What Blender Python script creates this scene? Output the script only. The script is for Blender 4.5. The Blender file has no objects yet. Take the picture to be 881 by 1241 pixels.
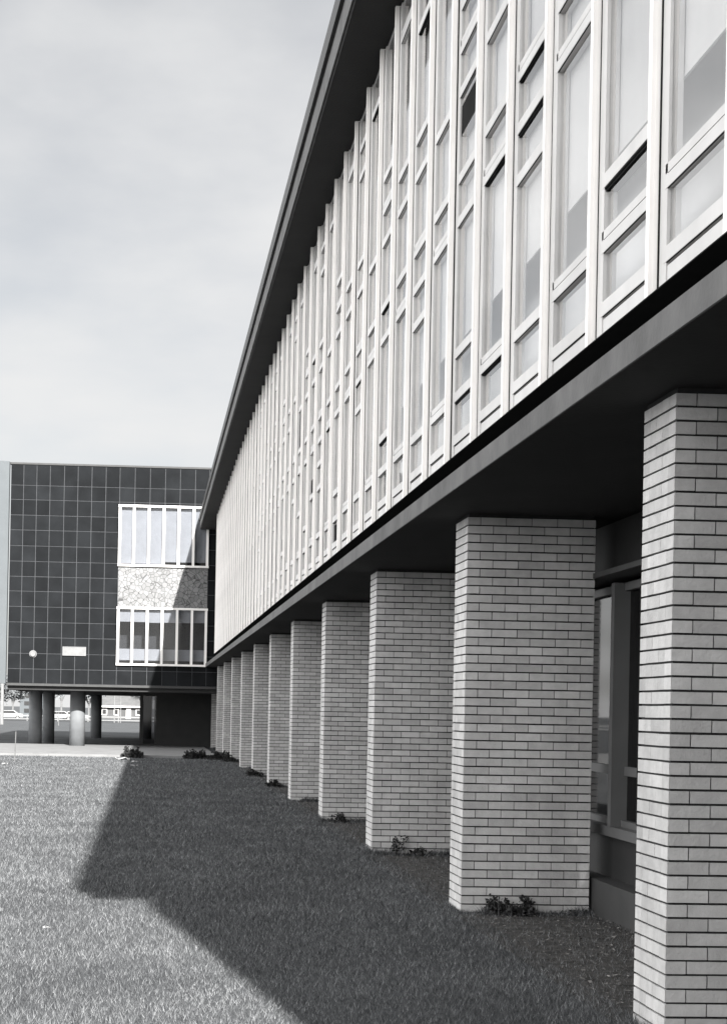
import bpy, math, random
import numpy as np
from mathutils import Vector, Matrix
random.seed(7); RNG = np.random.default_rng(11)
SC = bpy.context.scene; COL = SC.collection
EYE = 1.54
HAZE = 0

# ------------------------------------------------------------------ helpers
class MB:
    """collects quads / boxes / tubes with a material slot and a tone per piece"""
    def __init__(s): s.v=[]; s.f=[]; s.m=[]; s.t=[]
    def quad(s,a,b,c,d,m=0,t=.5):
        n=len(s.v); s.v+= [a,b,c,d]; s.f.append((n,n+1,n+2,n+3)); s.m.append(m); s.t.append(t)
    def box(s,x0,x1,y0,y1,z0,z1,m=0,t=.5):
        n=len(s.v)
        s.v+=[(x0,y0,z0),(x1,y0,z0),(x1,y1,z0),(x0,y1,z0),(x0,y0,z1),(x1,y0,z1),(x1,y1,z1),(x0,y1,z1)]
        for q in ((0,3,2,1),(4,5,6,7),(0,1,5,4),(1,2,6,5),(2,3,7,6),(3,0,4,7)):
            s.f.append(tuple(n+k for k in q)); s.m.append(m); s.t.append(t)
    def tube(s,p,q,r0,r1,n=6,m=0,t=.5,cap=True):
        p=Vector(p); q=Vector(q); d=(q-p).normalized()
        a=d.orthogonal().normalized(); b=d.cross(a); k=len(s.v)
        for (c,r) in ((p,r0),(q,r1)):
            for i in range(n):
                w=2*math.pi*i/n; s.v.append(tuple(c+a*(r*math.cos(w))+b*(r*math.sin(w))))
        for i in range(n):
            j=(i+1)%n; s.f.append((k+i,k+j,k+n+j,k+n+i)); s.m.append(m); s.t.append(t)
        if cap:
            s.f.append(tuple(k+i for i in reversed(range(n)))); s.m.append(m); s.t.append(t)
            s.f.append(tuple(k+n+i for i in range(n))); s.m.append(m); s.t.append(t)
    def mesh(s,name,mats):
        me=bpy.data.meshes.new(name); me.from_pydata(s.v,[],s.f)
        for x in mats: me.materials.append(x)
        me.polygons.foreach_set('material_index',s.m)
        at=me.attributes.new('tone','FLOAT','FACE'); at.data.foreach_set('value',s.t)
        me.update(); return me
    def build(s,name,mats,parent=None,smooth=False):
        if not isinstance(mats,(list,tuple)): mats=[mats]
        me=s.mesh(name,mats)
        if smooth: me.polygons.foreach_set('use_smooth',[True]*len(me.polygons))
        return link(name,me,parent)
def link(name,me,parent=None,loc=None):
    o=bpy.data.objects.new(name,me); COL.objects.link(o)
    if loc is not None: o.location=loc
    if parent is not None:
        o.parent=parent
        # parts are modelled in world coordinates: cancel the parents' offset
        p=parent; off=Vector((0,0,0))
        while p is not None: off+=Vector(p.location); p=p.parent
        if loc is None: o.location=-off
    return o
def thing(name,label,cat,loc=(0,0,0),group=None):
    o=bpy.data.objects.new(name,None); COL.objects.link(o); o.location=loc
    o.empty_display_size=.3; tag(o,label,cat,group); return o
def tag(o,label=None,cat=None,group=None,kind=None):
    if label: o['label']=label
    if cat: o['category']=cat
    if group: o['group']=group
    if kind: o['kind']=kind
    return o
def struct(o): o['kind']='structure'; return o

def mat(name,col,rough=.7,ns=6,na=.12,bump=0,bs=40,spec=.4,tone=0,obj_rand=0,stain=0,metal=0,coat=0):
    """procedural paint / stone: base colour varied by noise, optional per-piece tone, soft stains and bump"""
    m=bpy.data.materials.new(name); m.use_nodes=True; nt=m.node_tree; N=nt.nodes; L=nt.links
    b=N['Principled BSDF']; b.inputs['Roughness'].default_value=rough
    b.inputs['Specular IOR Level'].default_value=spec; b.inputs['Metallic'].default_value=metal
    b.inputs['Coat Weight'].default_value=coat
    tc=N.new('ShaderNodeTexCoord')
    n1=N.new('ShaderNodeTexNoise'); n1.inputs['Scale'].default_value=ns; n1.inputs['Detail'].default_value=8
    L.new(tc.outputs['Object'],n1.inputs['Vector'])
    mr=N.new('ShaderNodeMapRange'); mr.inputs[1].default_value=.3; mr.inputs[2].default_value=.7
    mr.inputs[3].default_value=1-na; mr.inputs[4].default_value=1+na
    L.new(n1.outputs['Fac'],mr.inputs[0]); fac=mr.outputs[0]
    def mul(a,bb):
        x=N.new('ShaderNodeMath'); x.operation='MULTIPLY'; L.new(a,x.inputs[0]); L.new(bb,x.inputs[1]); return x.outputs[0]
    if tone:
        at=N.new('ShaderNodeAttribute'); at.attribute_name='tone'
        m2=N.new('ShaderNodeMapRange'); m2.inputs[3].default_value=1-tone; m2.inputs[4].default_value=1+tone
        L.new(at.outputs['Fac'],m2.inputs[0]); fac=mul(fac,m2.outputs[0])
    if obj_rand:
        oi=N.new('ShaderNodeObjectInfo')
        m2=N.new('ShaderNodeMapRange'); m2.inputs[3].default_value=1-obj_rand; m2.inputs[4].default_value=1+obj_rand
        L.new(oi.outputs['Random'],m2.inputs[0]); fac=mul(fac,m2.outputs[0])
    if stain:
        mp=N.new('ShaderNodeMapping'); mp.inputs['Scale'].default_value=(1.3,1.3,.25)
        L.new(tc.outputs['Object'],mp.inputs[0])
        n2=N.new('ShaderNodeTexNoise'); n2.inputs['Scale'].default_value=1.7; n2.inputs['Detail'].default_value=5
        L.new(mp.outputs[0],n2.inputs['Vector'])
        m2=N.new('ShaderNodeMapRange'); m2.inputs[1].default_value=.42; m2.inputs[2].default_value=.75
        m2.inputs[3].default_value=1; m2.inputs[4].default_value=1-stain
        L.new(n2.outputs['Fac'],m2.inputs[0]); fac=mul(fac,m2.outputs[0])
    vm=N.new('ShaderNodeVectorMath'); vm.operation='SCALE'; vm.inputs[0].default_value=col
    L.new(fac,vm.inputs['Scale']); L.new(vm.outputs[0],b.inputs['Base Color'])
    if bump:
        n3=N.new('ShaderNodeTexNoise'); n3.inputs['Scale'].default_value=bs; n3.inputs['Detail'].default_value=6
        L.new(tc.outputs['Object'],n3.inputs['Vector'])
        bp=N.new('ShaderNodeBump'); bp.inputs['Strength'].default_value=bump; bp.inputs['Distance'].default_value=.01
        L.new(n3.outputs['Fac'],bp.inputs['Height']); L.new(bp.outputs[0],b.inputs['Normal'])
    return m
def glass(name,ior=1.75,tint=(.8,.82,.84),wav=.0):
    m=bpy.data.materials.new(name); m.use_nodes=True; nt=m.node_tree; N=nt.nodes; L=nt.links
    N.remove(N['Principled BSDF']); out=N['Material Output']
    tr=N.new('ShaderNodeBsdfTransparent'); tr.inputs[0].default_value=(*tint,1)
    gl=N.new('ShaderNodeBsdfGlossy'); gl.inputs['Roughness'].default_value=.03
    gl.inputs['Color'].default_value=(.95,.95,.95,1)
    fr=N.new('ShaderNodeFresnel'); fr.inputs['IOR'].default_value=ior
    mx=N.new('ShaderNodeMixShader'); ge=N.new('ShaderNodeNewGeometry'); iv=N.new('ShaderNodeMath'); iv.operation='SUBTRACT'; iv.inputs[0].default_value=1; L.new(ge.outputs['Backfacing'],iv.inputs[1])
    ml=N.new('ShaderNodeMath'); ml.operation='MULTIPLY'; L.new(fr.outputs[0],ml.inputs[0]); L.new(iv.outputs[0],ml.inputs[1])
    L.new(ml.outputs[0],mx.inputs[0]); L.new(tr.outputs[0],mx.inputs[1]); L.new(gl.outputs[0],mx.inputs[2])
    if wav:
        tc=N.new('ShaderNodeTexCoord'); n=N.new('ShaderNodeTexNoise'); n.inputs['Scale'].default_value=1.6; n.inputs['Detail'].default_value=1
        L.new(tc.outputs['Object'],n.inputs['Vector'])
        bp=N.new('ShaderNodeBump'); bp.inputs['Strength'].default_value=wav; bp.inputs['Distance'].default_value=.02
        L.new(n.outputs['Fac'],bp.inputs['Height']); L.new(bp.outputs[0],gl.inputs['Normal']); L.new(bp.outputs[0],fr.inputs['Normal'])
    L.new(mx.outputs[0],out.inputs[0]); return m

def g(v,w=0): return (v*(1+w),v,v*(1-w))          # grey, w>0 warmer
M=dict(
 white=mat('white_paint',g(.84,.03),.55,3,.04,stain=.13),
 frame=mat('frame_paint',g(.50,.018),.5,4,.06,stain=.16,obj_rand=.06),
 greyframe=mat('grey_frame_paint',g(.09),.6,4,.08,stain=.15),
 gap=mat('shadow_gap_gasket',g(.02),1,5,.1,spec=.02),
 blind=mat('roller_blind_cloth',g(.50,.01),.9,2,.05,stain=.15,obj_rand=.16),
 room=mat('interior_plaster',g(.6),.9,.6,.15),
 glass=glass('window_glass',2.0,(.97,.97,.97),wav=.10),
 glass2=glass('far_window_glass',1.5,(.85,.86,.88)),
 brick=mat('pale_brick',g(.455,.014),.8,14,.09,.4,60,.15,tone=.16,stain=.22),
 mortar=mat('dark_mortar',g(.024),.95,30,.2),
 fascia=mat('grey_fascia',g(.095,.01),.75,5,.2,.3,30,stain=.4),
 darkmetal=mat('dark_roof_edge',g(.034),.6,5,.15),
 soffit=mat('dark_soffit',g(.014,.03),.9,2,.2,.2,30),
 tile=mat('dark_glazed_tile',(.0100,.0108,.0118),.7,1.6,.22,.04,3,.05,tone=.24),
 grout=mat('pale_grout',(.046,.048,.051),.8,8,.2),
 concrete=mat('concrete',g(.33),.85,4,.12,.3,40,.3,stain=.2),
 path=mat('pale_concrete_path',g(.19),.85,1.5,.12,.2,30,.3,stain=.12),
 palewall=mat('pale_render_wall',(.092,.1,.105),.85,2,.05),
 column=mat('grey_column',(.15,.155,.16),.7,4,.1,.2,30,.3,stain=.15),
 darkwall=mat('dark_wall',g(.016),.7,3,.2,.1,20),
 curtain=mat('pale_curtain',g(.26),.9,4,.06),
 enamel=mat('aged_enamel',g(.16),.6,9,.1,stain=.1),
 darkroom=mat('dark_interior',g(.035),.9,2,.2),
 soil=mat('bare_soil',g(.05,.04),.95,9,.4,1,35,.1),
 leaf=mat('weed_leaf',g(.028),.7,12,.3,0,20,.2,tone=.5),
 bark=mat('bark',g(.16),.9,9,.3,.5,30,.1),
 crown=mat('hazed_tree_leaf',(.15,.156,.16),.8,.4,.3,0,20,.1,tone=.5),  # leaf colour paled to stand in for distance haze
 roofing=mat('shingle_roof',g(.11),.85,1.5,.15,.3,12,.2),
 siding=mat('dark_siding',g(.08),.85,1,.15),
 asphalt=mat('asphalt',g(.06),.9,3,.15,.3,40,.2),
 galv=mat('galvanised_metal',g(.18),.5,5,.1),
 carpaint=mat('white_car_paint',g(.33),.25,2,.03,coat=.5),
 rubber=mat('tyre_rubber',g(.02),.8),
 carglass=mat('dark_car_glass',g(.03),.1,spec=.6),
 paper=mat('white_paper',g(.3),.8,9,.05),
 wood=mat('weathered_stake',g(.12),.9,20,.2),
)
# crazy-paving stone: pale slabs with dark irregular joints
def crazy():
    m=bpy.data.materials.new('crazy_paving_stone'); m.use_nodes=True; nt=m.node_tree; N=nt.nodes; L=nt.links
    b=N['Principled BSDF']; b.inputs['Roughness'].default_value=.8
    tc=N.new('ShaderNodeTexCoord'); mp=N.new('ShaderNodeMapping'); mp.inputs['Scale'].default_value=(1,0.01,1)
    L.new(tc.outputs['Object'],mp.inputs[0])
    v=N.new('ShaderNodeTexVoronoi'); v.feature='DISTANCE_TO_EDGE'; v.inputs['Scale'].default_value=6.6; v.inputs['Randomness'].default_value=1
    L.new(mp.outputs[0],v.inputs['Vector'])
    r=N.new('ShaderNodeMapRange'); r.inputs[1].default_value=.02; r.inputs[2].default_value=.06
    L.new(v.outputs['Distance'],r.inputs[0])
    v2=N.new('ShaderNodeTexVoronoi'); v2.inputs['Scale'].default_value=6.6; L.new(mp.outputs[0],v2.inputs['Vector'])
    s=N.new('ShaderNodeSeparateColor'); L.new(v2.outputs['Color'],s.inputs[0])
    r2=N.new('ShaderNodeMapRange'); r2.inputs[3].default_value=.14; r2.inputs[4].default_value=.21; L.new(s.outputs[0],r2.inputs[0])
    mx=N.new('ShaderNodeMix'); mx.inputs['A'].default_value=.05
    L.new(r.outputs[0],mx.inputs['Factor']); L.new(r2.outputs[0],mx.inputs['B'])
    L.new(mx.outputs[0],b.inputs['Base Color']); return m
M['crazy']=crazy(); M['tinted']=glass('tinted_glass',1.3,(.45,.45,.46))

def lawn_mat(name,lo,hi,soil=True):
    m=bpy.data.materials.new(name); m.use_nodes=True; nt=m.node_tree; N=nt.nodes; L=nt.links
    b=N['Principled BSDF']; b.inputs['Roughness'].default_value=.95; b.inputs['Specular IOR Level'].default_value=.1
    tc=N.new('ShaderNodeTexCoord')
    n1=N.new('ShaderNodeTexNoise'); n1.inputs['Scale'].default_value=.6; n1.inputs['Detail'].default_value=6
    n2=N.new('ShaderNodeTexNoise'); n2.inputs['Scale'].default_value=30; n2.inputs['Detail'].default_value=8; n2.inputs['Roughness'].default_value=.7
    L.new(tc.outputs['Object'],n1.inputs['Vector']); L.new(tc.outputs['Object'],n2.inputs['Vector'])
    ad=N.new('ShaderNodeMath'); ad.operation='MULTIPLY_ADD'; ad.inputs[1].default_value=1.6; L.new(n2.outputs['Fac'],ad.inputs[0]); L.new(n1.outputs['Fac'],ad.inputs[2])
    r=N.new('ShaderNodeMapRange'); r.inputs[1].default_value=.85; r.inputs[2].default_value=1.75; L.new(ad.outputs[0],r.inputs[0])
    mx=N.new('ShaderNodeMix'); mx.data_type='RGBA'; mx.inputs['A'].default_value=(*lo,1); mx.inputs['B'].default_value=(*hi,1)
    L.new(r.outputs[0],mx.inputs['Factor']); L.new(mx.outputs['Result'],b.inputs['Base Color'])
    bp=N.new('ShaderNodeBump'); bp.inputs['Strength'].default_value=.8; bp.inputs['Distance'].default_value=.03
    L.new(n2.outputs['Fac'],bp.inputs['Height']); L.new(bp.outputs[0],b.inputs['Normal']); return m
M['lawn']=lawn_mat('mown_lawn',(.038,.040,.042),(.115,.119,.123))
def blade_mat():
    m=bpy.data.materials.new('grass_blades'); m.use_nodes=True; nt=m.node_tree; N=nt.nodes; L=nt.links
    b=N['Principled BSDF']; b.inputs['Roughness'].default_value=.8; b.inputs['Specular IOR Level'].default_value=.15
    at=N.new('ShaderNodeAttribute'); at.attribute_name='tone'
    cr=N.new('ShaderNodeValToRGB'); e=cr.color_ramp.elements
    e[0].position=0; e[0].color=(.026,.027,.029,1); e[1].position=1; e[1].color=(.29,.295,.30,1)
    x=cr.color_ramp.elements.new(.6); x.color=(.082,.085,.088,1)
    tc=N.new('ShaderNodeTexCoord'); n=N.new('ShaderNodeTexNoise'); n.inputs['Scale'].default_value=.9; n.inputs['Detail'].default_value=5
    L.new(tc.outputs['Object'],n.inputs['Vector'])
    a=N.new('ShaderNodeMath'); a.operation='MULTIPLY_ADD'; a.inputs[1].default_value=.45; a.inputs[2].default_value=-.235
    L.new(n.outputs['Fac'],a.inputs[0]); s=N.new('ShaderNodeMath'); L.new(a.outputs[0],s.inputs[0]); L.new(at.outputs['Fac'],s.inputs[1])
    L.new(s.outputs[0],cr.inputs[0]); L.new(cr.outputs[0],b.inputs['Base Color']); return m
M['blade']=blade_mat()

# ------------------------------------------------------------------ ground
PAVE0, PAVE1, FY = 51.2, 100.0, 62.0       # path front edge, FY = facade plane of the tiled block
def groundz(y): return 0.0 if y<100 else -.6*min(1,(y-100)/150)
b=MB()
ys=[-60,-20,0,10,20,30,40,50,70,100,130,160,200,250,400,900,3000]
xs=[-1500,-400,-120,-40,-12,-4,0,4,12,40,120,400,1500]
for j in range(len(ys)-1):
    for i in range(len(xs)-1):
        a,c=ys[j],ys[j+1]
        b.quad((xs[i],a,groundz(a)),(xs[i+1],a,groundz(a)),(xs[i+1],c,groundz(c)),(xs[i],c,groundz(c)))
struct(b.build('ground',M['lawn']))
b=MB()                                                   # soil under the building edge
b.quad((2.36,-1,.004),(3.7,-1,.004),(3.7,60,.004),(2.36,60,.004)); struct(b.build('soil_strip',M['soil']))
b=MB(); b.box(-30,.62,PAVE0+.16,66,-.2,.05); b.box(.62,2.2,PAVE0+.16,66,-.2,.045)
struct(b.build('path',M['path']))
b=MB()
x=-30
while x<1.4:
    b.box(x,x+1.79,PAVE0,PAVE0+.15,-.2,.085+random.uniform(-.006,.006),0,random.random()); x+=1.8
struct(b.build('kerb',M['path']))
b=MB(); b.quad((-300,226,groundz(226)+.03),(300,226,groundz(226)+.03),(300,236,groundz(236)+.03),(-300,236,groundz(236)+.03))
struct(b.build('road',M['asphalt']))

# grass blades: one mesh, dense near the camera
def grass(n):
    u=RNG.random(n); y0,y1=5.2,PAVE0-.05; p=.0
    Y=np.exp(np.log(y0)+u*(np.log(y1)-np.log(y0)))
    XL=-Y*.115-1.0; XR=np.full(n,3.45)
    X=XL+RNG.random(n)*(XR-XL)
    wear=(X>2.5)&(RNG.random(n)<.75); keep=~wear
    X=X[keep]; Y=Y[keep]; n=len(X)
    sc=np.clip(Y/9,1,4)**.75
    h=(.012+.025*RNG.random(n)**1.5)*(1+.18*np.sin(X*2.1+Y*.7)*np.sin(Y*1.3))*sc**.35; w=.0016*sc*(.7+.6*RNG.random(n))
    # untrimmed fringe round the pier bases
    m=60000; k=RNG.integers(0,12,m); side=RNG.random(m); e=RNG.random(m); off=np.abs(RNG.normal(0,.05,m))
    px=np.where(side<.6,2.40+1.05*e,2.42-off); py=np.where(side<.6,-off,-.05+.6*e)+7.585+5.15*k
    ph=(.03+.07*RNG.random(m)**2)*np.exp(-off*9)*(.6+.7*(np.sin(px*9+k*2)>0)); pw=.0022*np.clip(py/9,1,4)**.75
    X=np.r_[X,px]; Y=np.r_[Y,py]; h=np.r_[h,ph]; w=np.r_[w,pw]; n=len(X)
    a=RNG.random(n)*math.tau; lean=h*(.2+.9*RNG.random(n)); la=RNG.random(n)*math.tau
    v=np.empty((n,3,3))
    v[:,0]=np.c_[X-w*np.cos(a),Y-w*np.sin(a),np.full(n,-.004)]
    v[:,1]=np.c_[X+w*np.cos(a),Y+w*np.sin(a),np.full(n,-.004)]
    v[:,2]=np.c_[X+lean*np.cos(la),Y+lean*np.sin(la),h]
    me=bpy.data.meshes.new('grass')
    me.vertices.add(n*3); me.vertices.foreach_set('co',v.ravel().astype(np.float32))
    me.loops.add(n*3); me.loops.foreach_set('vertex_index',np.arange(n*3,dtype=np.int32))
    me.polygons.add(n); me.polygons.foreach_set('loop_start',np.arange(0,n*3,3,dtype=np.int32))
    me.polygons.foreach_set('loop_total',np.full(n,3,dtype=np.int32))
    me.update(calc_edges=True)
    t=me.attributes.new('tone','FLOAT','FACE'); t.data.foreach_set('value',np.clip(RNG.normal(.54,.27,n),0,1).astype(np.float32))
    me.materials.append(M['blade']); o=link('grass',me)
    tag(o,'short mown grass of the lawn in front of the long building','grass',kind='stuff'); return o
grass(950000)

b=MB(); r=random.Random(5)
for _ in range(9000):
    x=r.uniform(2.5,3.5) if r.random()<.8 else r.gauss(3.4,.06); y=8*math.exp(r.random()*1.5)
    if x>3.43: x=3.42
    q=[Vector((r.gauss(0,1),r.gauss(0,1),r.gauss(0,.4)))*.006*r.uniform(.4,1.4) for _ in range(2)]
    c=Vector((x,y,.014+r.random()*.02)); b.quad(tuple(c-q[0]),tuple(c-q[1]),tuple(c+q[0]),tuple(c+q[1]),0,r.random())
M['litter']=mat('dead_leaf',g(.10,.04),.9,9,.3,tone=.8)
tag(b.build('leaf_litter',M['litter']),'dead leaves and crumbs of earth on the bare soil beside the plinth','leaf litter',kind='stuff')

# ------------------------------------------------------------------ long building
XM, XF, XG = 2.19, 2.235, 2.250          # mullion face, frame face, glass
ZB, ZT = 3.42, 8.21                      # bottom and top of the curtain wall
MOD, YM0 = 1.03, 7.365
I0, I1 = -8, 48                          # mullion indices
def ym(i): return YM0+MOD*i
YN, YF = -1.0, ym(I1)+.05
def zl(n): return EYE+(.897+.1455*n)*XF
LB=thing('long_building','long two storey building with white curtain wall above a row of pale brick pillars','building',(2.4,-1,0))

b=MB(); b.box(1.776,14.2,YN+.28,FY-.02,ZT,ZT+.27); b.build('roof_fascia',M['fascia'],LB)
b=MB(); b.box(1.735,14.24,YN+.25,FY-.01,ZT+.272,ZT+.48); b.build('roof',M['darkmetal'],LB)
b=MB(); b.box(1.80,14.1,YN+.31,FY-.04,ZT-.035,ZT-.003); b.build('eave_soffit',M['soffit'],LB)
b=MB(); b.box(2.07,3.75,YN+.03,FY-.02,3.085,3.212); b.build('slab_edge',M['fascia'],LB)
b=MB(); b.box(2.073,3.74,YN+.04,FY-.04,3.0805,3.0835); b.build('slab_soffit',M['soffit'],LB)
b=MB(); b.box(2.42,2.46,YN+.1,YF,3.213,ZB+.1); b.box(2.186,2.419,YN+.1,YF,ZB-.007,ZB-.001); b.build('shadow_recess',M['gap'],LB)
b=MB(); b.box(2.25,2.31,YN+.02,YF,ZT-.09,ZT-.037); b.build('head_trim',M['frame'],LB)
b=MB(); b.box(2.55,2.7,YN+.3,YF-.2,ZB,ZT-.04); b.build('inner_wall',M['room'],LB)
b=MB()
for z in (5.34,): b.box(2.37,2.549,YN+.3,YF-.2,z-.12,z+.12)
b.build('inner_floor_edge',M['room'],LB)
b=MB(); b.box(2.24,14.1,YN-.25,YN+.1,3.213,ZT-.04); b.box(3.65,14.1,YN+.1,YN+.2,-.1,3.05); b.build('end_wall',M['concrete'],LB)
b=MB(); b.box(14.0,14.15,YN+.2,FY-.1,-.1,ZT-.04); b.build('rear_wall',M['concrete'],LB)
b=MB(); b.box(2.55,2.75,YF-.02,FY-.06,3.213,ZT-.04); b.box(2.25,2.75,YF+.002,YF+.06,3.213,ZT-.04); b.build('link_wall',M['gap'],LB)

# mullions: one shared mesh
mm=MB(); mm.box(XM,2.30,0,.05,ZB,ZT-.036); mm.box(2.21,2.298,-.004,-.0005,ZB,ZT-.045)
mm_me=mm.mesh('mullion',[M['white']])
for i in range(I0,I1+1): link('mullion',mm_me,LB,Vector((0,ym(i),0))-LB.location)

# windows: transom levels per bay type (repeating every four bays), taken from the photograph
TY={0:([0,1,5,6,8,9,13],[1,5,13],[]), 1:([0,1,2,5,6,8,9,10],[9],[]), 2:([0,1,5,6,8,13],[1,5],[]), 3:([0,1,4,5,6,8,9,12,13],[6],[])}
SPECIAL={0:([0,1,5,6,8,13],[1]), 1:([0,1,2,5,6,8,9,10],[1])}
# openings standing open (bay, level from, level to, half): seen as black panes
OPEN={(5,7.1,7.8,'all'),(6,10.3,13.4,'near'),(7,10.6,14.5,'near'),(16,3.1,3.9,'all'),(18,6.1,7.9,'all'),(21,2.1,2.9,'all'),(22,8.1,8.9,'near'),
      (24,5.2,8.0,'near'),(27,6.2,8.4,'all'),(29,3.0,4.1,'all'),(31,7.2,9,'near'),(13,.1,.9,'all')}
EXTRA={}
def window(i):
    i=i+1; ty=i%4; lev,dbl,_=TY[ty]      # bay numbers count from the nearest one in view
    if i in SPECIAL: lev,dbl=SPECIAL[i]
    lev=list(lev); r=random.Random(i*13+5)
    if i>8:
        if r.random()<.35: lev=sorted(set(lev+[r.choice([2,3,7,10,11])]))
        if r.random()<.2 and 8 in lev: lev.remove(8)
    y0,y1=ym(i-1)+.05,ym(i)
    jit=r.uniform(-.004,.004)
    b=MB(); F,G=0,1
    xf=XF+jit
    # dark joint either side of the frame
    b.box(2.268,2.30,y0+.0005,y0+.012,ZB,ZT-.05,G); b.box(2.229,2.30,y1-.010,y1-.0045,ZB,ZT-.05,G)
    ya,yb=y0+.012,y1-.012
    st=.042
    st2=.10; ZW=ZB+.002
    b.box(xf,2.30,ya,ya+st,ZW,ZT-.05,F); b.box(xf,2.30,yb-st2,yb,ZW,ZT-.05,F)
    iy0,iy1=ya+st,yb-st2
    zb=zl(0)
    b.box(xf+.006,2.30,iy0,iy1,ZW+.001,zb-.014,F)                       # sill panel
    cuts=[]
    for n in lev:
        z=zl(n)+r.uniform(-.006,.006)
        hh=.07 if n not in dbl else .06
        thick=.004 if r.random()<.92 else .011
        if (i,n) in ((1,2),(3,5),(9,2),(5,1),(11,5)): thick=.02
        b.box(xf-.002,2.30,iy0-.03,iy1+.03,z,z+hh,F)
        b.box(xf+.001,2.30 if thick>.008 else xf+.006,iy0-.029,iy1+.029,z-(.5*thick if thick>.008 else .003),z-.0006,G)
        if thick>.008: b.box(xf+.008,2.30,iy0-.001,iy1+.001,z-thick,z-.5*thick-.0002,G)
        top=z+hh
        if n in dbl:
            b.box(xf+.010,2.30,iy0-.03,iy1+.03,top,top+.007,G); b.box(xf,2.30,iy0-.03,iy1+.03,top+.007,top+.05,F); top+=.05
        cuts.append((z-thick,top))
    o=b.build('window',[M['frame'],M['gap']],LB)
    # panes
    p=MB(); z=None; op=[q for q in OPEN if q[0]==i]
    spans=[]
    for k in range(len(cuts)):
        za=cuts[k][1]; zc=cuts[k+1][0] if k+1<len(cuts) else ZT-.09
        if zc-za>.03: spans.append((za,zc))
    pane=[]
    for (za,zc) in spans:
        segs=[(za,zc,iy0,iy1)]
        for q in op:
            qa,qc=zl(q[1]),zl(q[2]); new=[]
            for s in segs:
                a2,c2=max(qa,s[0]),min(qc,s[1])
                if a2>=c2: new.append(s); continue
                if a2>s[0]: new.append((s[0],a2,s[2],s[3]))
                if c2<s[1]: new.append((c2,s[1],s[2],s[3]))
                if q[3]=='near': new.append((a2,c2,s[2]+.25,s[3]))
            segs=new
        pane+=segs
    for s in pane: p.box(XG,XG+.005,s[2],s[3],s[0],s[1])
    p.build('pane',M['glass'],o)
    # near-black block painting in the unlit void of an open sash
    for q in op:
        v=MB(); yb2=iy1 if q[3]=='all' else iy0+.26
        v.box(XG+.002,2.302,iy0+.001,yb2,zl(q[1]),zl(q[2])); v.build('painted_void',M['gap'],o)
    # roller blind
    v=MB(); zbl=4.40+r.uniform(-.02,.02)
    if i>6 and r.random()<.25: zbl+=r.choice([-.5,.35,-.9])
    v.box(2.305,2.310,y0+.002,y1-.002,zbl,ZT-.1); v.box(2.303,2.314,y0+.003,y1-.003,zbl-.022,zbl-.001)
    v.build('roller_blind',M['blind'],o)
for i in range(I0,I1): window(i)

# brick pillars: every brick a raked block on a dark mortar core
BL,CH=.199,.0662
def pillar_mesh(seed):
    r=random.Random(seed); b=MB(); nc=47; W,L=5*BL,2.5*BL
    b.box(.011,W-.011,.011,L-.011,-.06,nc*CH-.02,1)
    jh,jv=.0105,.0065
    for c in range(nc):
        z0=-.05+c*CH; z1=z0+CH-jh
        if z1>3.062: z1=3.062
        if z0>3.04: break
        odd=c%2
        def run(length,start):
            e=[0.0]; p=start*BL
            while p<length-.01: e.append(p); p+=BL
            e.append(length); return e
        dz=lambda: r.uniform(-.0008,.0008)
        # broad faces (along x) at y=0 and y=L ; narrow faces (along y) at x=0 and x=W
        for side in (0,1):
            e=run(W,.5 if (odd^side)==0 else 1.0)
            for k in range(len(e)-1):
                pr=r.uniform(-.0012,.0012); t=min(1,max(0,r.gauss(.5,.25)))
                xa=e[k]+(0 if k==0 else jv/2); xb=e[k+1]-(0 if k==len(e)-2 else jv/2)
                if side==0: b.box(xa,xb,pr if 0<k<len(e)-2 else 0,.1,z0+dz(),z1+dz(),0,t)
                else: b.box(xa,xb,L-.1,L-(pr if 0<k<len(e)-2 else 0),z0+dz(),z1+dz(),0,t)
            # narrow face bricks between the corner bricks
            s=.5 if odd else 1.0
            e=[.1]+[q for q in [s*BL,(s+1)*BL,(s+2)*BL] if .12<q<L-.12]+[L-.1]
            for k in range(len(e)-1):
                pr=r.uniform(-.0008,.0008); t=min(1,max(0,r.gauss(.5,.2)))
                ya,yb=e[k]+.0012,e[k+1]-.0012
                if side==0: b.box(pr,.09,ya,yb,z0+dz(),z1+dz(),0,t)
                else: b.box(W-.09,W-pr,ya,yb,z0+dz(),z1+dz(),0,t)
    return b.mesh('brick_pillar',[M['brick'],M['mortar']])
PM=[pillar_mesh(s) for s in (1,2,3)]
YP=7.585
for k in range(-1,12):
    link('brick_pillar',PM[k%3],LB,Vector((2.42,YP+5.15*k+(.07 if k==0 else 0),0))-LB.location)
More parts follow.
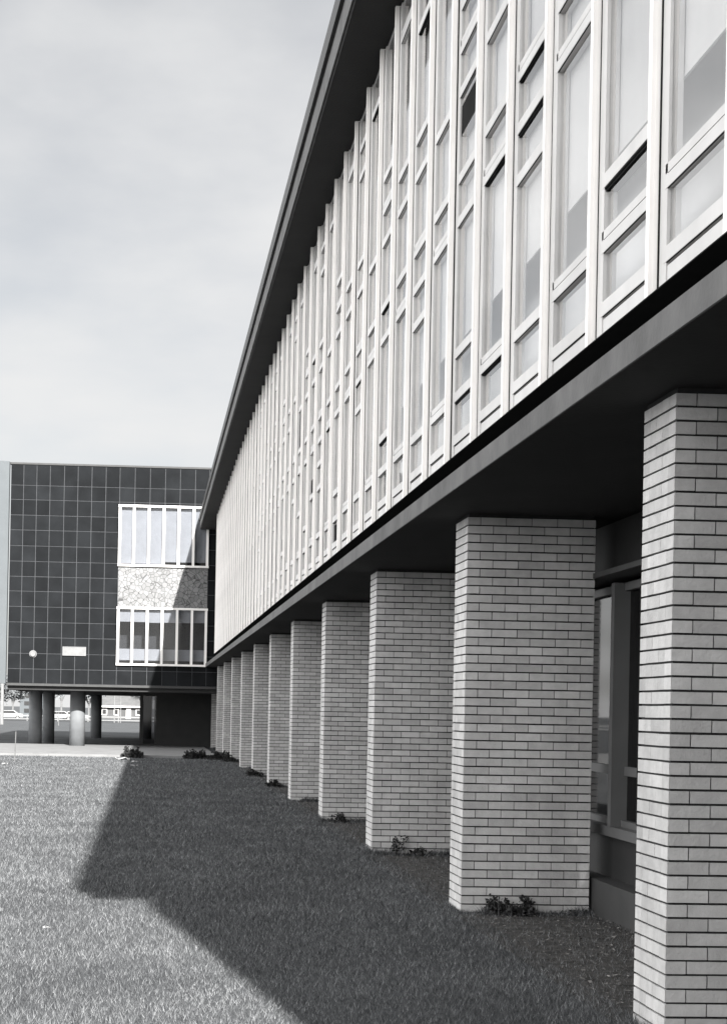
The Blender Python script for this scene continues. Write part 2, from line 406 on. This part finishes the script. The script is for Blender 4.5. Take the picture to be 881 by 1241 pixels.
# recessed ground-floor windows
b=MB(); b.box(3.60,3.75,YN+.2,FY-.1,-.1,.62); b.box(3.60,3.75,YN+.2,FY-.1,2.62,3.058); b.build('base_wall',M['darkwall'],LB)
b=MB(); b.box(3.44,3.599,YN+.2,FY-.1,-.1,.29); b.build('plinth',M['darkmetal'],LB)
b=MB(); b.box(4.6,4.7,YN+.2,FY-.1,0,3.05); b.build('ground_floor_inner_wall',M['darkroom'],LB)
for k in range(-4,23):
    y=12.55+2.06*k
    if y<YN+.4 or y+2.06>FY-.2: continue
    b=MB()
    b.box(3.52,3.68,y,y+.085,.70,2.56)                                     # post
    b.box(3.62,3.67,y+.085,y+2.06,1.09,1.16); b.box(3.60,3.68,y+.085,y+2.06,.70,.75)
    b.box(3.60,3.68,y+.085,y+2.06,2.50,2.56); b.box(3.53,3.68,y,y+2.06,.622,.698)
    b.box(3.56,3.62,y+1.5,y+1.53,.75,2.5,1)
    o=b.build('ground_floor_window',[M['greyframe'],M['gap']],LB)
    p=MB(); p.box(3.645,3.65,y+.085,y+2.06,.75,1.09); p.box(3.645,3.65,y+.085,y+2.06,1.16,2.50); p.build('pane',M['tinted'],o)
b=MB(); b.box(3.40,3.66,YN+.3,FY-.2,2.60,2.64); b.build('window_head',M['darkmetal'],LB)

# ------------------------------------------------------------------ tiled building
TB=thing('tiled_building','dark tiled block raised on round columns at the far end of the lawn','building',(-5.2,FY,0))
gx=[-5.21,-4.74,-4.26,-3.77,-3.25,-2.75,-2.24,-1.72,-1.21,-.65,-.09,.47,1.02,1.58,2.10,2.66,3.22,3.78,4.34,4.9,5.46,6.0]
gz=[10.41,9.65,9.12,8.55,8.00,7.42,6.85,6.29,5.75,5.18,4.61,4.05,3.46,2.89,2.36]
WX0,WX1=-1.21,2.09; WZ=(3.09,5.25,6.75,9.02)
b=MB()
# grout backing with the window block left out
for (x0,x1,z0,z1) in ((gx[0]+.01,WX0,2.36,10.40),(WX0,WX1,2.36,WZ[0]),(WX0,WX1,WZ[3],10.40),(WX1,6.0,2.36,10.40)):
    b.box(x0,x1,FY+.006,FY+.2,z0,z1,1)
r=random.Random(3)
for i in range(len(gx)-1):
    for j in range(len(gz)-1):
        x0,x1=gx[i]+.011,gx[i+1]-.011; z1,z0=gz[j]-.011,gz[j+1]+.011
        if gx[i]>=WX0-.05 and gx[i+1]<=WX1+.1:
            if z0>=WZ[0]-.1 and z1<=WZ[3]+.05: continue
            if z0<WZ[3]<z1: z0=WZ[3]+.011
            if z0<WZ[0]<z1: z1=WZ[0]-.011
        if z1-z0<.03: continue
        q=r.uniform(-.0025,.0025); t=min(1,max(0,r.gauss(.5,.28)))
        n=len(b.v); e=[r.uniform(-.0015,.0015) for _ in range(4)]
        b.box(x0,x1,FY-.004+q,FY+.0055,z0,z1,0,t)
        for kk,(vi) in enumerate((0,1,5,4)):
            vx=b.v[n+vi]; b.v[n+vi]=(vx[0],vx[1]+e[kk],vx[2])
b.build('tile_wall',[M['tile'],M['grout']],TB)
b=MB(); b.box(-5.24,6.02,FY-.03,FY+.25,10.412,10.48); b.build('parapet_cap',M['darkmetal'],TB)
b=MB(); b.box(-5.23,6.02,FY-.02,FY+.15,2.27,2.355); b.build('drip_edge',M['darkmetal'],TB)
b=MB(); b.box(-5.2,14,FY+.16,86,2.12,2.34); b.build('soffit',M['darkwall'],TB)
b=MB(); b.box(-5.2,14,FY+.5,86,10.2,10.4); b.box(-5.2,-5.0,FY+.25,86,2.35,10.39); b.box(-5,14,85.8,86,2.35,10.39); b.box(6.02,14,FY-.0,FY+.2,0,10.4)
b.build('side_walls',M['darkwall'],TB)
# crazy paving spandrel
b=MB(); b.box(WX0,WX1,FY-.012,FY+.1,WZ[1]+.002,WZ[2]-.002); b.build('stone_panel',M['crazy'],TB)
def far_window(z0,z1,kind):
    b=MB(); fw=.055
    n=6; st=(WX1-WX0)/n
    b.box(WX0-.03,WX1+.03,FY-.09,FY+.08,z1-fw-.02,z1); b.box(WX0-.03,WX1+.03,FY-.10,FY+.08,z0,z0+fw+.02)
    for k in range(n+1):
        x=WX0+st*k; b.box(x-.045+(.03 if k==0 else 0)-(.03 if k==n else 0),x+.045+(.03 if k==0 else 0)-(.03 if k==n else 0),FY-.075,FY+.08,z0+fw+.02,z1-fw-.02)
    o=b.build('window_band',M['white'],TB)
    p=MB()
    for k in range(n): p.box(WX0+st*k+.04,WX0+st*(k+1)-.04,FY+.02,FY+.025,z0+.07,z1-.07)
    p.build('pane',M['glass2'],o)
    c=MB()
    if kind==0:
        for k in range(n): c.box(WX0+st*k+.01,WX0+st*(k+1)-.01,FY+.10,FY+.106,z0+(.20 if k>2 else .12),z1-.02,0,random.random())
    else:
        for k in range(n):
            c.box(WX0+st*k+.01,WX0+st*(k+1)-.01,FY+.10,FY+.106,z1-.55+random.uniform(-.02,.02),z1-.02)
            c.box(WX0+st*k+.01,WX0+st*(k+1)-.01,FY+.14,FY+.146,z0+.2,z0+.62)
    c.build('curtain',M['curtain'],o)
    d=MB(); d.box(WX0,WX1,FY+.9,FY+1.0,z0,z1); d.build('room_back',M['darkroom'],o)
far_window(WZ[2],WZ[3],0); far_window(WZ[0],WZ[1],1)
b=MB(); b.box(WX0-.05,WX0-.002,FY+.2,FY+1,WZ[0],WZ[3]); b.box(WX1+.002,WX1+.05,FY+.2,FY+1,WZ[0],WZ[3])
b.box(WX0,WX1,FY+.2,FY+.9,WZ[0]-.05,WZ[0]-.002); b.box(WX0,WX1,FY+.2,FY+.9,WZ[3]+.002,WZ[3]+.05); b.box(WX0,WX1,FY+.2,FY+.9,WZ[1]+.01,WZ[2]-.01); b.build('room_lining',M['darkroom'],TB)
for (x,y,rr) in ((-4.42,66.1,.26),(-3.98,67.3,.24),(-2.68,63.72,.29),(-2.54,82,.27),(-.1,82,.27),(3.2,64.6,.29)):
    b=MB(); b.tube((x,y,.0),(x,y,2.12),rr,rr,28)
    o=b.build('round_column',M['column'],TB)
    for p in o.data.polygons: p.use_smooth=len(p.vertices)==4
# enclosed lobby under the block
b=MB(); b.box(.30,14,66,66.15,0,2.12); b.box(.30,.45,66.15,84,0,2.12)
b.build('lobby_wall',M['darkwall'],TB)
b=MB(); b.box(-.34,-.20,66,66.12,0,2.12); b.box(-.2,.3,66,66.1,0,.12); b.box(-.2,.3,66.0,66.1,2.0,2.12); b.build('lobby_screen_frame',M['darkwall'],TB)
b=MB(); b.box(-.2,.3,66.04,66.05,.12,2.0)
b.build('lobby_glass',M['tinted'],TB)
# pale return wing at the left edge
b=MB(); b.v+= [(-5.26,61.9,2.33),(-9,60.8,2.33),(-9,60.8,10.5),(-5.26,61.9,10.5),(-5.26,62.3,2.33),(-9,61.2,2.33),(-9,61.2,10.5),(-5.26,62.3,10.5)]
for q in ((0,3,2,1),(4,5,6,7),(0,1,5,4),(1,2,6,5),(2,3,7,6),(3,0,4,7)): b.f.append(q); b.m.append(0); b.t.append(.5)
b.build('pale_wing_wall',M['palewall'],TB)

# sign and wall lamp on the tiles
S=thing('wall_sign','small blank white rectangular sign fixed low on the dark tiled wall','sign',(-2.77,FY-.04,3.57))
b=MB(); b.box(-3.18,-2.36,FY-.05,FY-.012,3.42,3.72); b.build('sign_panel',M['enamel'],S)
b=MB()
b.box(-3.20,-2.34,FY-.06,FY-.008,3.72,3.735); b.box(-3.20,-2.34,FY-.06,FY-.008,3.405,3.42); b.box(-3.2,-3.18,FY-.06,FY-.008,3.42,3.72); b.box(-2.36,-2.34,FY-.06,FY-.008,3.42,3.72)
b.build('sign_frame',M['galv'],S)
S=thing('wall_lamp','round white lamp on the dark tiled wall, left of the sign','lamp',(-4.28,FY-.05,3.44))
b=MB(); b.tube((-4.28,FY-.10,3.44),(-4.28,FY-.012,3.44),.095,.12,20); b.build('lamp_globe',M['enamel'],S)
b=MB(); b.tube((-4.28,FY-.03,3.44),(-4.28,FY-.01,3.44),.135,.135,20); b.build('lamp_base',M['galv'],S)

# ------------------------------------------------------------------ plants near the pillars
def leafy(b,cx,cy,n,rad,h,size,rr,z0=0,m=0):
    for _ in range(n):
        a=rr.random()*math.tau; q=rr.random()**.6; z=z0+h*rr.random()*(1-.45*q)
        p=Vector((cx+rad*q*math.cos(a),cy+rad*q*math.sin(a)*.7,z)); d=Vector((rr.gauss(0,1),rr.gauss(0,1),rr.gauss(.2,.8))).normalized()
        u=d.orthogonal().normalized(); s=size*rr.uniform(.5,1.3)
        t=rr.random(); w=u*s*.45
        b.quad(tuple(p-w*.3),tuple(p+d*s*.5-w),tuple(p+d*s),tuple(p+d*s*.5+w),m,t)
def weed(x,y,w,h,label,seed,stems=6,group='weeds along the pillar bases',name='weed',dens=900,ls=.03):
    rr=random.Random(seed); T=thing(name,label,'plant' if name!='bush' else 'bush',(x,y,0),group)
    b=MB(); tops=[]
    for k in range(stems):
        px,py=x+rr.uniform(-w,w)*.7,y+rr.uniform(-.06,.06)
        q=(px+rr.uniform(-.05,.05)*3*w,py+rr.uniform(-.04,.04),h*rr.uniform(.6,1.05)); b.tube((px,py,-.01),q,.004,.002,4); tops.append((Vector((px,py,0)),Vector(q)))
    b.build('stem',M['bark'],T)
    b=MB(); leafy(b,x,y,int(dens*w),w,h*.65,ls,rr)
    for p,q in tops:
        for k in range(14):
            c=p.lerp(q,rr.uniform(.25,1)); leafy(b,c.x,c.y,2,.03,.03,ls*.9,rr,c.z)
    b.build('foliage',M['leaf'],T)
fy=lambda k: YP+5.15*k       # front face of pillar k
weed(2.70,fy(1)-.07,.10,.16,'thin sprawling weed at the foot of the second brick pillar, left of the bushier one',1,8)
weed(2.86,fy(1)-.09,.12,.15,'bushy dark weed at the middle of the foot of the second brick pillar',2,6,dens=1900)
weed(2.70,fy(2)-.06,.08,.22,'tall thin weed at the foot of the third brick pillar from the camera',3,5,dens=500)
weed(2.95,fy(2)-.02,.14,.12,'low clump of weeds at the right corner of the third brick pillar',4,4)
weed(2.62,fy(3)-.06,.14,.13,'wide dark weed at the foot of the fourth brick pillar',5,8)
weed(2.50,fy(5)-.1,.16,.15,'dark weed at the left corner of the sixth brick pillar',6,8,dens=1400,ls=.045)
weed(2.45,fy(6)-.1,.2,.18,'dark weed at the left corner of the seventh brick pillar',7,8,dens=1200,ls=.05)
weed(2.40,fy(8)-.1,.25,.2,'dark weed at the left corner of the ninth brick pillar',8,8,dens=1200,ls=.06)
weed(3.3,fy(1)+.1,.22,.1,'flat weeds on the bare soil between the second pillar and the plinth',9,5,dens=800)
gB='low bushes along the path at the far end'
weed(-.46,PAVE0-.2,.33,.36,'small dark rounded bush against the kerb where the shadow edge begins',21,10,gB,'bush',6000,.07)
weed(1.45,PAVE0-.2,.36,.26,'dark bush by the kerb next to the last brick pillars, left one of two',22,10,gB,'bush',4500,.08)
weed(2.15,PAVE0-1.2,.34,.28,'dark bush tucked against the last brick pillars at the corner of the buildings',23,10,gB,'bush',4500,.08)

# scraps of paper on the lawn
def scrap(x,y,s,label,seed):
    rr=random.Random(seed); b=MB(); n=4
    P=[[ (x+(i/n-.5)*s*1.4+rr.uniform(-.1,.1)*s, y+(j/n-.5)*s, .045+rr.uniform(0,.35)*s) for i in range(n+1)] for j in range(n+1)]
    for i in range(n):
        for j in range(n): b.quad(P[j][i],P[j][i+1],P[j+1][i+1],P[j+1][i])
    o=b.build('paper_scrap',M['paper']); tag(o,label,'litter','paper scraps lying on the lawn')
scrap(-.72,47.2,.30,'largest white paper scrap, in front of the small bush by the kerb',1)
scrap(-.36,45.8,.12,'paper scrap just inside the shadow edge near the far kerb',2)
scrap(-.34,42.6,.13,'paper scrap in the shade nearest to the camera',3)
scrap(-3.6,42.6,.10,'tiny paper scrap on the sunlit lawn at far left',4)
scrap(-1.5,41,.07,'tiny paper scrap on sunlit lawn left of the shadow edge',5)
scrap(-.66,11.3,.035,'small paper scrap on the sunlit grass just before the shadow tip',6)
b=MB(); b.tube((-3.62,46,-.05),(-3.6,46.0,.82),.018,.014,6); tag(b.build('garden_stake',M['wood']),'thin dark stake standing in the sunlit lawn at far left','stake')

# ------------------------------------------------------------------ street behind
def tree(x,y,h,w,label,seed,bare=False):
    rr=random.Random(seed); z0=groundz(y)-.1; T=thing('tree',label,'tree',(x,y,z0),'trees beyond the road')
    b=MB(); th=h*.38; b.tube((x,y,z0),(x,y,z0+th),.16*h/6,.11*h/6,8)
    tips=[]
    for k in range(9):
        a=rr.random()*math.tau; e=Vector((x+math.cos(a)*w*rr.uniform(.3,.8),y+math.sin(a)*w*rr.uniform(.3,.8),z0+h*rr.uniform(.55,.95)))
        s=Vector((x,y,z0+th*rr.uniform(.75,1))); mid=s.lerp(e,.5)+Vector((0,0,.1*h)); b.tube(s,mid,.06*h/6,.04*h/6,5,cap=False); b.tube(mid,e,.04*h/6,.012*h/6,5,cap=False); tips+=[mid,e]
        for q in range(3):
            e2=e+Vector((rr.gauss(0,.2)*w,rr.gauss(0,.2)*w,rr.uniform(.0,.15)*h)); b.tube(mid.lerp(e,rr.uniform(.3,1)),e2,.02*h/6,.006,4,cap=False); tips.append(e2)
    b.build('trunk',M['bark'],T)
    b=MB()
    for t in tips:
        cl=rr.uniform(.25,.5)*w*.75; tone=rr.random()
        for k in range(60 if not bare else 8):
            p=t+Vector((rr.gauss(0,.45)*cl,rr.gauss(0,.45)*cl,rr.gauss(0,.4)*cl)); d=Vector((rr.gauss(0,1),rr.gauss(0,1),rr.gauss(0,1))).normalized(); u=d.orthogonal()*.14
            s=rr.uniform(.16,.34); b.quad(tuple(p),tuple(p+d*s*.5-u),tuple(p+d*s),tuple(p+d*s*.5+u),0,min(1,max(0,tone+rr.uniform(-.3,.3))))
    b.build('crown',M['crown'],T)
def at(px,D): return (px-180)*D/2030
for k,(px,D,h,w,lab) in enumerate((
   (2,262,6.0,2.4,'loose pale tree at the very left, beyond the road'),
   (17,270,6.6,3.0,'rounded tree beyond the road, between the lamp post and the flat white building'),
   (60,285,7.5,3.2,'tree seen just right of the two left columns'),
   (75,300,8.2,3.4,'tall tree seen in the gap left of the sunlit column'),
   (108,290,7.4,3.0,'tree seen right of the sunlit column'),
   (130,360,8.5,4.2,'tree rising behind the left end of the bungalow roof'),
   (158,370,8.0,4.0,'tree rising behind the middle of the bungalow roof'),
   (182,300,7.0,3.4,'tree seen through the dark lobby glass'),
   (-25,280,8,4,'broad tree outside the left edge beyond the road'))): tree(at(px,D),D,h,w,lab,40+k)
# distant bungalow
HX,HD=at(147,300),300; hz=-.6
H=thing('bungalow','low dark sided bungalow with a pale hipped roof seen between the columns','house',(HX,HD,hz))
b=MB(); b.box(HX-4.2,HX+4.6,HD,HD+7,hz-.1,1.75); b.build('wall',M['siding'],H)
b=MB(); x0,x1,y0,y1=HX-4.9,HX+5.3,HD-.7,HD+7.7; A=[(x0,y0,1.7),(x1,y0,1.7),(x1,y1,1.7),(x0,y1,1.7),(x0+2.6,HD+3.5,3.9),(x1-2.6,HD+3.5,3.9)]
b.v+=A
for q in ((0,1,5,4),(2,3,4,5)): b.f.append(q); b.m.append(0); b.t.append(.5)
for q in ((1,2,5),(3,0,4),(0,3,2,1)): b.f.append(q); b.m.append(0); b.t.append(.5)
b.box(x0-.05,x1+.05,y0-.08,y0-.002,1.5,1.75,1); rf=b.build('roof',[M['roofing'],M['white']],H)
b=MB(); b.box(HX+.2,HX+1.0,HD+3.2,HD+3.9,3.2,4.5); b.build('chimney',M['darkwall'],rf)
for (xa,xb,za,zb) in ((-3.5,-2.5,.1,1.2),(-1.3,-.4,.1,1.2),(2.6,3.8,.1,1.2)):
    b=MB(); b.box(HX+xa,HX+xb,HD-.06,HD-.002,za,zb); o=b.build('window',M['white'],H)
    b=MB(); b.box(HX+xa+.14,HX+xb-.14,HD-.08,HD-.062,za+.14,zb-.14); b.build('pane',M['carglass'],o)
b=MB(); b.box(HX+.9,HX+1.75,HD-.06,HD-.002,hz+.1,1.35); b.build('door',M['white'],H)
# flat pale building behind the left columns
FX=at(33,310); H=thing('flat_roofed_building','white flat roofed building with small dark windows, left of the columns','building',(FX,310,-.6))
b=MB(); b.box(FX-1.2,FX+3.4,310,318,-.7,4.3); b.build('wall',M['palewall'],H)
for k in range(3):
    b=MB(); b.box(FX-.4,FX+1.0,309.94,309.998,.2+1.35*k,.95+1.35*k); b.build('window',M['carglass'],H)
# parked cars
def car(px,D,label,s=1):
    x=at(px,D); z=groundz(D)+.03; T=thing('parked_car',label,'car',(x,D,z),'cars parked beyond the road')
    b=MB(); L2=2.1; prof=[(-L2,.35),(-L2,.72),(-1.45,.84),(-.85,1.32),(.75,1.34),(1.35,.9),(L2,.82),(L2,.35)]
    n=len(b.v)
    for yy in (0,1.6):
        for (a,c) in prof: b.v.append((x+a,D+yy,z+c))
    k=len(prof); b.f.append(tuple(n+i for i in range(k))); b.f.append(tuple(n+k+i for i in reversed(range(k))))
    for i in range(k): b.f.append((n+i,n+(i+1)%k,n+k+(i+1)%k,n+k+i)[::-1])
    b.m+=[0]*(k+2); b.t+=[.5]*(k+2); b.build('body',M['carpaint'],T)
    b=MB(); P=[(-1.2,.9),(-.8,1.25),(.7,1.27),(1.15,.92)]; n=0
    for yy in (-.012,-.004):
        for (a,c) in P: b.v.append((x+a,D+yy,z+c))
    b.f.append((0,1,2,3)); b.f.append((7,6,5,4)); b.m+=[0,0]; b.t+=[.5,.5]; b.build('side_window',M['carglass'],T)
    for wx in (-1.3,1.3):
        b=MB(); b.tube((x+wx,D-.02,z+.32),(x+wx,D+.2,z+.32),.32,.32,14); w=b.build('wheel',M['rubber'],T)
        b=MB(); b.tube((x+wx,D-.035,z+.32),(x+wx,D-.021,z+.32),.18,.18,12); b.build('rim',M['galv'],w)
car(73,246,'white car parked beyond the road, left of the sunlit column')
car(90,247,'white car parked beyond the road, half hidden behind the sunlit column')
car(12,246,'white car parked beyond the road at the far left')
# guard rail along the road
GR=thing('guard_rail','long pale two rail metal guard rail along the near side of the road','guard rail',(0,222,groundz(222)))
zz=groundz(222)
b=MB(); b.box(-60,40,222,222.06,zz+.62,zz+.78); b.box(-60,40,222,222.06,zz+.2,zz+.32); b.build('rail',M['galv'],GR)
for k in range(26):
    b=MB(); b.box(-60+4*k,-59.88+4*k,222.062,222.16,zz-.1,zz+.85); b.build('post',M['galv'],GR)
# lamp post at the left and two slender poles by the bungalow
def pole(px,D,h,r0,label,arm=False):
    x=at(px,D); z=groundz(D); T=thing('lamp_post' if arm else 'street_pole',label,'lamp post' if arm else 'pole',(x,D,z))
    b=MB(); b.tube((x,D,z-.1),(x,D,z+h),r0,r0*.6,8); b.build('pole',M['galv'],T)
    if arm:
        b=MB(); b.tube((x,D,z+h),(x-1.4,D,z+h+.3),r0*.4,r0*.3,6); b.build('arm',M['galv'],T)
        b=MB(); b.tube((x-1.2,D,z+h+.28),(x-1.9,D,z+h+.28),.09,.14,8); b.build('lamp_head',M['galv'],T)
    else:
        b=MB(); b.tube((x,D,z+h),(x,D,z+h+.08),r0*.9,r0*.3,8); b.build('cap',M['galv'],T)
pole(4,150,11,.16,'tall pale lamp post at the left edge of the picture',True)
pole(139,215,4.2,.07,'slender pole before the bungalow, left of its door')
pole(146.5,216,3.6,.06,'slender pole before the bungalow, right in front of its door')
# bare sapling
x,y=at(72,150),150; z=groundz(y); rr=random.Random(9); T=thing('sapling','small bare sapling in the sunlit grass left of the sunlit column','tree',(x,y,z))
b=MB(); b.tube((x,y,z-.05),(x,y,z+.7),.04,.03,5)
for k in range(9):
    a=rr.random()*math.tau; b.tube((x,y,z+rr.uniform(.4,.7)),(x+math.cos(a)*rr.uniform(.2,.6),y+math.sin(a)*.3,z+rr.uniform(1,1.6)),.022,.006,4,cap=False)
b.build('branches',M['bark'],T)

# ------------------------------------------------------------------ light
SUN=Vector((.27,-1.72,1)).normalized()
elev=math.asin(SUN.z); az=math.atan2(SUN.x,SUN.y)      # azimuth from +Y towards +X
W=bpy.data.worlds.new('World'); SC.world=W; W.use_nodes=True; nt=W.node_tree; N=nt.nodes; L=nt.links
bg=N['Background']; sky=N.new('ShaderNodeTexSky'); sky.sky_type='NISHITA'; sky.sun_disc=False
sky.sun_elevation=elev; sky.sun_rotation=az; sky.air_density=1; sky.dust_density=.8; sky.ozone_density=1
hs=N.new('ShaderNodeHueSaturation'); hs.inputs['Saturation'].default_value=.30; hs.inputs['Value'].default_value=.68; L.new(sky.outputs[0],hs.inputs['Color'])
tc=N.new('ShaderNodeTexCoord'); sp=N.new('ShaderNodeSeparateXYZ'); L.new(tc.outputs['Generated'],sp.inputs[0])
def mth(op,a,b=None,c=None):
    n=N.new('ShaderNodeMath'); n.operation=op
    for k,v in enumerate((a,b,c)):
        if v is None: continue
        if isinstance(v,(int,float)): n.inputs[k].default_value=v
        else: L.new(v,n.inputs[k])
    return n.outputs[0]
zc=mth('ADD',mth('MAXIMUM',sp.outputs['Z'],0.0),.22)
cb=N.new('ShaderNodeCombineXYZ'); L.new(mth('DIVIDE',sp.outputs['X'],zc),cb.inputs[0]); L.new(mth('DIVIDE',sp.outputs['Y'],zc),cb.inputs[1])
cn=N.new('ShaderNodeTexNoise'); cn.inputs['Scale'].default_value=1.5; cn.inputs['Detail'].default_value=6; cn.inputs['Roughness'].default_value=.52
L.new(cb.outputs[0],cn.inputs['Vector'])
cl=N.new('ShaderNodeMapRange'); cl.interpolation_type='SMOOTHSTEP'; cl.inputs[1].default_value=.28; cl.inputs[2].default_value=.68; L.new(cn.outputs['Fac'],cl.inputs[0])
# broken cloud, with added brightness left of and behind the view to fill shaded faces
cloud_fill=mth('MULTIPLY_ADD',mth('MAXIMUM',mth('MULTIPLY_ADD',sp.outputs['X'],-1.0,-.12),0.0),35.0,5.7)
cloud_fill=mth('MULTIPLY_ADD',mth('MAXIMUM',mth('MULTIPLY_ADD',sp.outputs['Y'],-1.0,-.1),0.0),14.0,cloud_fill)
cc=N.new('ShaderNodeCombineColor'); L.new(cloud_fill,cc.inputs[0]); L.new(cloud_fill,cc.inputs[1]); L.new(cloud_fill,cc.inputs[2])
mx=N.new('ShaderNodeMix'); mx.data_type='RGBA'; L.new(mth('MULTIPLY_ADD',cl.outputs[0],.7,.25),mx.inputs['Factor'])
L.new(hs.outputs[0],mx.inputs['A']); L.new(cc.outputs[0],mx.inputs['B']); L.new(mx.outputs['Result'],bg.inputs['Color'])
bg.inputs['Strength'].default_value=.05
ld=bpy.data.lights.new('sun','SUN'); ld.energy=5; ld.angle=math.radians(.6); ld.color=(1,.985,.96)
lo=bpy.data.objects.new('sun',ld); COL.objects.link(lo); lo.rotation_euler=(-SUN).to_track_quat('-Z','Y').to_euler(); lo.location=(10,-20,30)

# ------------------------------------------------------------------ camera (view camera: shifted, upright)
cd=bpy.data.cameras.new('camera'); co=bpy.data.objects.new('camera',cd); COL.objects.link(co); SC.camera=co
psi,th=.06,.019
H=Vector((math.cos(psi),-math.sin(psi),0)); Fw=Vector((math.sin(psi),math.cos(psi),0)); Wv=Vector((0,0,1))
R=H*math.cos(th)+Wv*math.sin(th); U=-H*math.sin(th)+Wv*math.cos(th)
co.matrix_world=Matrix(((R.x,U.x,-Fw.x,0),(R.y,U.y,-Fw.y,0),(R.z,U.z,-Fw.z,EYE),(0,0,0,1)))
cd.sensor_fit='HORIZONTAL'; cd.sensor_width=36; cd.lens=2030/881*36
cd.shift_x=(440.5-302)/881; cd.shift_y=(860.3-620.5)/881
cd.clip_start=.05; cd.clip_end=6000
SC.render.engine='CYCLES'
SC.view_settings.view_transform='Standard'; SC.view_settings.look='None'; SC.view_settings.exposure=1.6; SC.view_settings.gamma=1
SC.cycles.max_bounces=8; SC.cycles.transparent_max_bounces=12

# ------------------------------------------------------------------ air
if HAZE:
    hm=bpy.data.materials.new('haze_air'); hm.use_nodes=True; N=hm.node_tree.nodes; N.remove(N['Principled BSDF'])
    pv=N.new('ShaderNodeVolumePrincipled'); pv.inputs['Color'].default_value=(.93,.96,1,1); pv.inputs['Density'].default_value=HAZE
    hm.node_tree.links.new(pv.outputs[0],N['Material Output'].inputs['Volume'])
    b=MB(); b.box(-1600,1600,-70,3100,-3,14); o=b.build('haze',hm); tag(o,'thin pale haze over the far street','haze',kind='stuff')
